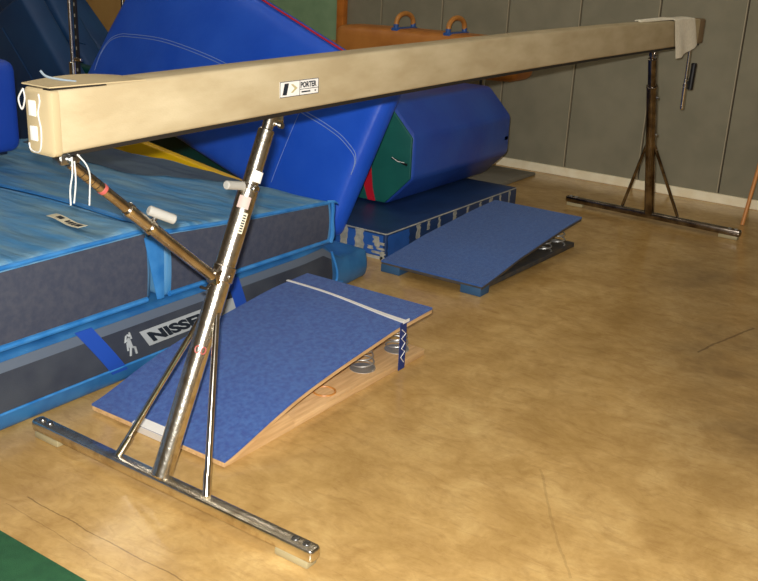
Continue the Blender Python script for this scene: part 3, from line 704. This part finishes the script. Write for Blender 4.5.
def support(y0, sgn, mt, mtb, xf=0.0, rf=0.0, zt=None, near=True):
    """one leg: foot bar across, leaning upright, two braces; sgn = direction of lean along the beam"""
    def W(x, z=0, dy=0): return V((xf + x, y0 + dy + rf * x, z))
    fb = bmesh.new(); hw = .615
    rows = []
    for x, k in ((-hw, .5), (-hw + .004, .85), (-hw + .012, 1), (hw - .012, 1), (hw - .004, .85), (hw, .5)):
        r = []
        for j in range(20):
            a = 2 * PI * j / 20; cy_, cz_ = math.cos(a), math.sin(a)
            e = .45; yy = math.copysign(abs(cy_) ** e, cy_) * .024 * k; zz = math.copysign(abs(cz_) ** e, cz_) * .022 * k
            r.append(W(x, .044 + zz, yy))
        rows.append(r)
    loft(fb, rows); f_ = obj('foot_bar', fb, mt, t, 50)
    for s in (-1, 1):
        b = bmesh.new(); box(b, xf + s * (hw - .075) - .06, xf + s * (hw - .075) + .06, -.022, .022, 0, .024, .005, 2, Matrix.Translation((0, y0 + rf * s * .54, 0))); obj('rubber_pad', b, M_pad, f_)
        for d in (.035, .075):
            p = W(s * (hw - d), .065)
            b = bmesh.new(); path(b, [p, p + V((0, 0, .0005)), p + V((0, 0, .004)), p + V((0, 0, .0042))], [.013, .013, .011, .004], 14); obj('bolt', b, M_steel, f_)
    top = V((bx(y0), y0 + sgn * (.502 if near else .490), zt)); base = W(0, .06)
    P = lambda k: base + (top - base) * k
    b = bmesh.new(); rod(b, base - (top - base).normalized() * .0, P(.80), .0325, 28); up = obj('upright', b, mt, t)
    b = bmesh.new(); rod(b, P(.785), P(.955), .0262, 28); obj('inner_tube', b, mt, up)
    b = bmesh.new(); rod(b, P(.788), P(.803), .0345, 28); obj('collar', b, M_chrome if near else mt, up)
    b = bmesh.new(); rod(b, P(.945), P(.995), .0185, 24); box(b, -.018, .018, -.01, .045, -.028, .008, .005, 2, Matrix.Translation(P(.99))); obj('top_bracket', b, mt, up)
    b = bmesh.new(); path(b, [P(.97) + V((.02, .03 * sgn, -.005)), P(.97) + V((.032, .03 * sgn, -.005))], .010, 12); obj('bolt', b, M_steel, up)
    c = P(.46)
    for s in (-1, 1):
        foot = W(s * .195, .07)
        b = bmesh.new(); rod(b, foot, c + V((s * .02, 0, 0)), .0105, 14); br = obj('brace', b, mtb, t)
        if near:
            d = (c - foot).normalized(); b = bmesh.new(); path(b, [foot - d * .002, foot + d * .002, foot + d * .05, foot + d * .075], [.0125, .0125, .0125, .0108], 14); obj('brace_socket', b, M_chrome, br)
    return P, up
P, up = support(0.0, 1, M_chrome_old, M_chrome, 0, -.004, btop(.5) - BH - .008, True)
ax = (P(1) - P(0)).normalized()
# joint clamp, strut, strut collar and grips
jc = V((0, .262, .655)) 
kj = (jc.z - .06) / (P(1).z - .06); jc = P(kj)
b = bmesh.new(); rod(b, jc - ax * .026, jc + ax * .026, .037, 28); box(b, -.022, .022, -.052, -.02, -.022, .022, .004, 2, Matrix.Translation(jc)); obj('clamp', b, M_brownchrome, up)
b = bmesh.new(); rod(b, jc + V((.030, -.01, 0)), jc + V((.041, -.01, 0)), .006, 12); obj('clamp_bolt', b, M_steel, up)
s0 = jc + V((0, -.048, .004)); s1 = V((0, -.275, 1.092)); sd = (s1 - s0).normalized()
Q = lambda k: s0 + (s1 - s0) * k
b = bmesh.new(); rod(b, s0, Q(.63), .0185, 24); sr = obj('strut', b, M_brownchrome, t)
b = bmesh.new(); rod(b, Q(.60), Q(.985), .0150, 24); obj('inner_rod', b, M_brownchrome, sr)
b = bmesh.new(); rod(b, Q(.46), Q(.49), .0225, 24); rod(b, Q(.605), Q(.635), .0205, 24); obj('collar', b, M_chrome, sr)
b = bmesh.new(); rod(b, Q(.775), Q(.80), .0157, 24); obj('red_tape', b, M_ringred, sr)
b = bmesh.new()
for k in (.82, .85, .88, .91): rod(b, Q(k), Q(k + .006), .0153, 24)
obj('scale_mark', b, M_dark, sr)
b = bmesh.new(); rod(b, s1 + V((-.02, 0, .004)), s1 + V((.03, 0, .004)), .012, 14); box(b, -.018, .018, -.03, .03, -.008, .02, .004, 2, Matrix.Translation(s1)); obj('end_bracket', b, M_steel, sr)
b = bmesh.new(); path(b, [s0 + V((.01, -.02, -.02)), s0 + V((.014, -.04, -.028)), s0 + V((.01, -.06, -.018))], .005, 8); obj('pin', b, M_dark, sr)
# grip on the strut : a stub and a crosswise rubber grip
g0 = Q(.475) 
b = bmesh.new(); rod(b, g0, g0 + V((.0, .026, .030)), .008, 12); st_ = obj('grip_stub', b, M_steel, sr)
gc = V((.0, .037, .892)); gv = V((.35, .80, -.42)).normalized()
gc = g0 + V((.012, .034, .030))
b = bmesh.new(); rod(b, gc - gv * .042, gc + gv * .042, .0145, 18); obj('grip', b, M_grip, st_)
b = bmesh.new(); rod(b, gc + gv * .040, gc + gv * .0435, .010, 18); obj('grip_end', b, M_rubber, st_)
k2 = (.912 - .06) / (P(1).z - .06); h0 = P(k2)
b = bmesh.new(); rod(b, h0 - V((0, .02, -.005)), h0 + V((.0, -.105, .022)), .0135, 18); gr = obj('grip', b, M_grip, up)
b = bmesh.new(); rod(b, h0 + V((.020, -.012, 0)), h0 + V((.038, -.012, 0)), .011, 14); obj('bolt', b, M_steel, up)
def wrap(k0, k1, r, a0, a1, mt, nm, par):
    """a sticker wrapped part way round the upright"""
    side = V((1, 0, 0)); other = ax.cross(side).normalized(); b = bmesh.new(); n = 12; g = []
    for i in range(n + 1):
        a = math.radians(a0 + (a1 - a0) * i / n); d = side * math.cos(a) + other * math.sin(a)
        g.append([b.verts.new(P(k) + d * rr) for k, rr in ((k0, r), (k1, r), (k1, r + .0008), (k0, r + .0008))])
    for p, q_ in zip(g, g[1:]):
        for j in range(4): b.faces.new([p[j], p[(j + 1) % 4], q_[(j + 1) % 4], q_[j]])
    b.faces.new(g[0]); b.faces.new(g[-1][::-1])
    return obj(nm, b, mt, par)
kk = lambda z: (z - .06) / (P(1).z - .06)
wrap(kk(.926), kk(.958), .0330, -50, 12, M_white, 'white_tape', up)
wrap(kk(.845), kk(.880), .0330, -85, -20, M_pinktape, 'pink_tape', up)
w1 = wrap(kk(.775), kk(.835), .0330, -42, -12, M_labelcream, 'printed_sticker', up)
for i in range(7):
    wrap(kk(.780 + i * .0075), kk(.784 + i * .0075), .0340, -36, -18, M_labelink, 'sticker_print', w1)
b = bmesh.new()
for a0 in (-62, -28):
    a = math.radians(a0); side = V((1, 0, 0)); other = ax.cross(side).normalized()
    pts = []
    for j in range(16):
        th = a + math.radians(13) * math.cos(2 * PI * j / 16); d = side * math.cos(th) + other * math.sin(th)
        pts.append(P(kk(.433)) + ax * (.011 * math.sin(2 * PI * j / 16)) + d * .0332)
    path(b, pts, .0018, 5, True)
obj('ring_print', b, M_ringred, up)

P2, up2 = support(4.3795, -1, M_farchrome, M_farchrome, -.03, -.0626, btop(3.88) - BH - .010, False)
for z in (.86, .52, .62):
    c = P2((z - .06) / (P2(1).z - .06)); b = bmesh.new(); rod(b, c + V((.02, 0, 0)), c + V((.045, .0, 0)), .008, 10); obj('knob', b, M_steel, up2)
# loose far strut hanging straight down from the beam end
b = bmesh.new(); rod(b, (.03, 4.545, 1.14), (.03, 4.55, .90), .0105, 14); rod(b, (.03, 4.55, .91), (.03, 4.555, .735), .014, 14); hs = obj('strut', b, M_chrome, t)
for z in (.93, .90, .875): 
    b = bmesh.new(); rod(b, (.03, 4.55, z), (.03, 4.55, z + .008), .016, 14); obj('collar', b, M_steel, hs)
b = bmesh.new(); rod(b, (.03, 4.55, .90), (.055, 4.56, .92), .007, 10); obj('grip_stub', b, M_dark, hs)
b = bmesh.new(); rod(b, (.062, 4.56, .865), (.066, 4.56, 1.035), .0175, 16); obj('grip', b, M_black, hs)

# towel draped over the far end
def tow(u, v):
    # u along beam, v across: 0 = back hem .. 1 = front hem
    y = 4.04 + .37 * u; L_ = .05; xb, xf_ = bx(y) - BW - .007, bx(y) + BW + .008; zt = btop(y) + .006
    front = .228 - .055 * u + .01 * math.sin(u * 4); tot = L_ + .115 + front; s = v * tot
    if s < L_: p = V((xb, y - .25 * (1 - u) * 0, zt - L_ + s))
    elif s < L_ + .115: p = V((xb + (xf_ - xb) * (s - L_) / .115, y, zt + .004 * math.sin(PI * (s - L_) / .115)))
    else:
        k = (s - L_ - .115) / front
        p = V((xf_ + .010 * math.sin(u * 9) * k + .004 * k, y + .10 * k * (1 - .6 * u) + .05 * k * u, zt - (s - L_ - .115)))
    return p
b = bmesh.new(); sheet(b, tow, 16, 30, .004, V((.3, -.2, .9)).normalized())
def tow2(u, v):
    y = 3.66 + .42 * u; return V((bx(y) - BW * .9 + (BW * 1.5) * v * (.5 + .5 * u), y, btop(y) + .003 + .006 * u + .004 * math.sin(v * 5)))
sheet(b, tow2, 10, 6, .005)
tag(obj('towel', b, M_towel), 'small cream towel draped over the far end of the balance beam', 'towel')

for o in bpy.data.objects:
    if '_org' in o: del o['_org']
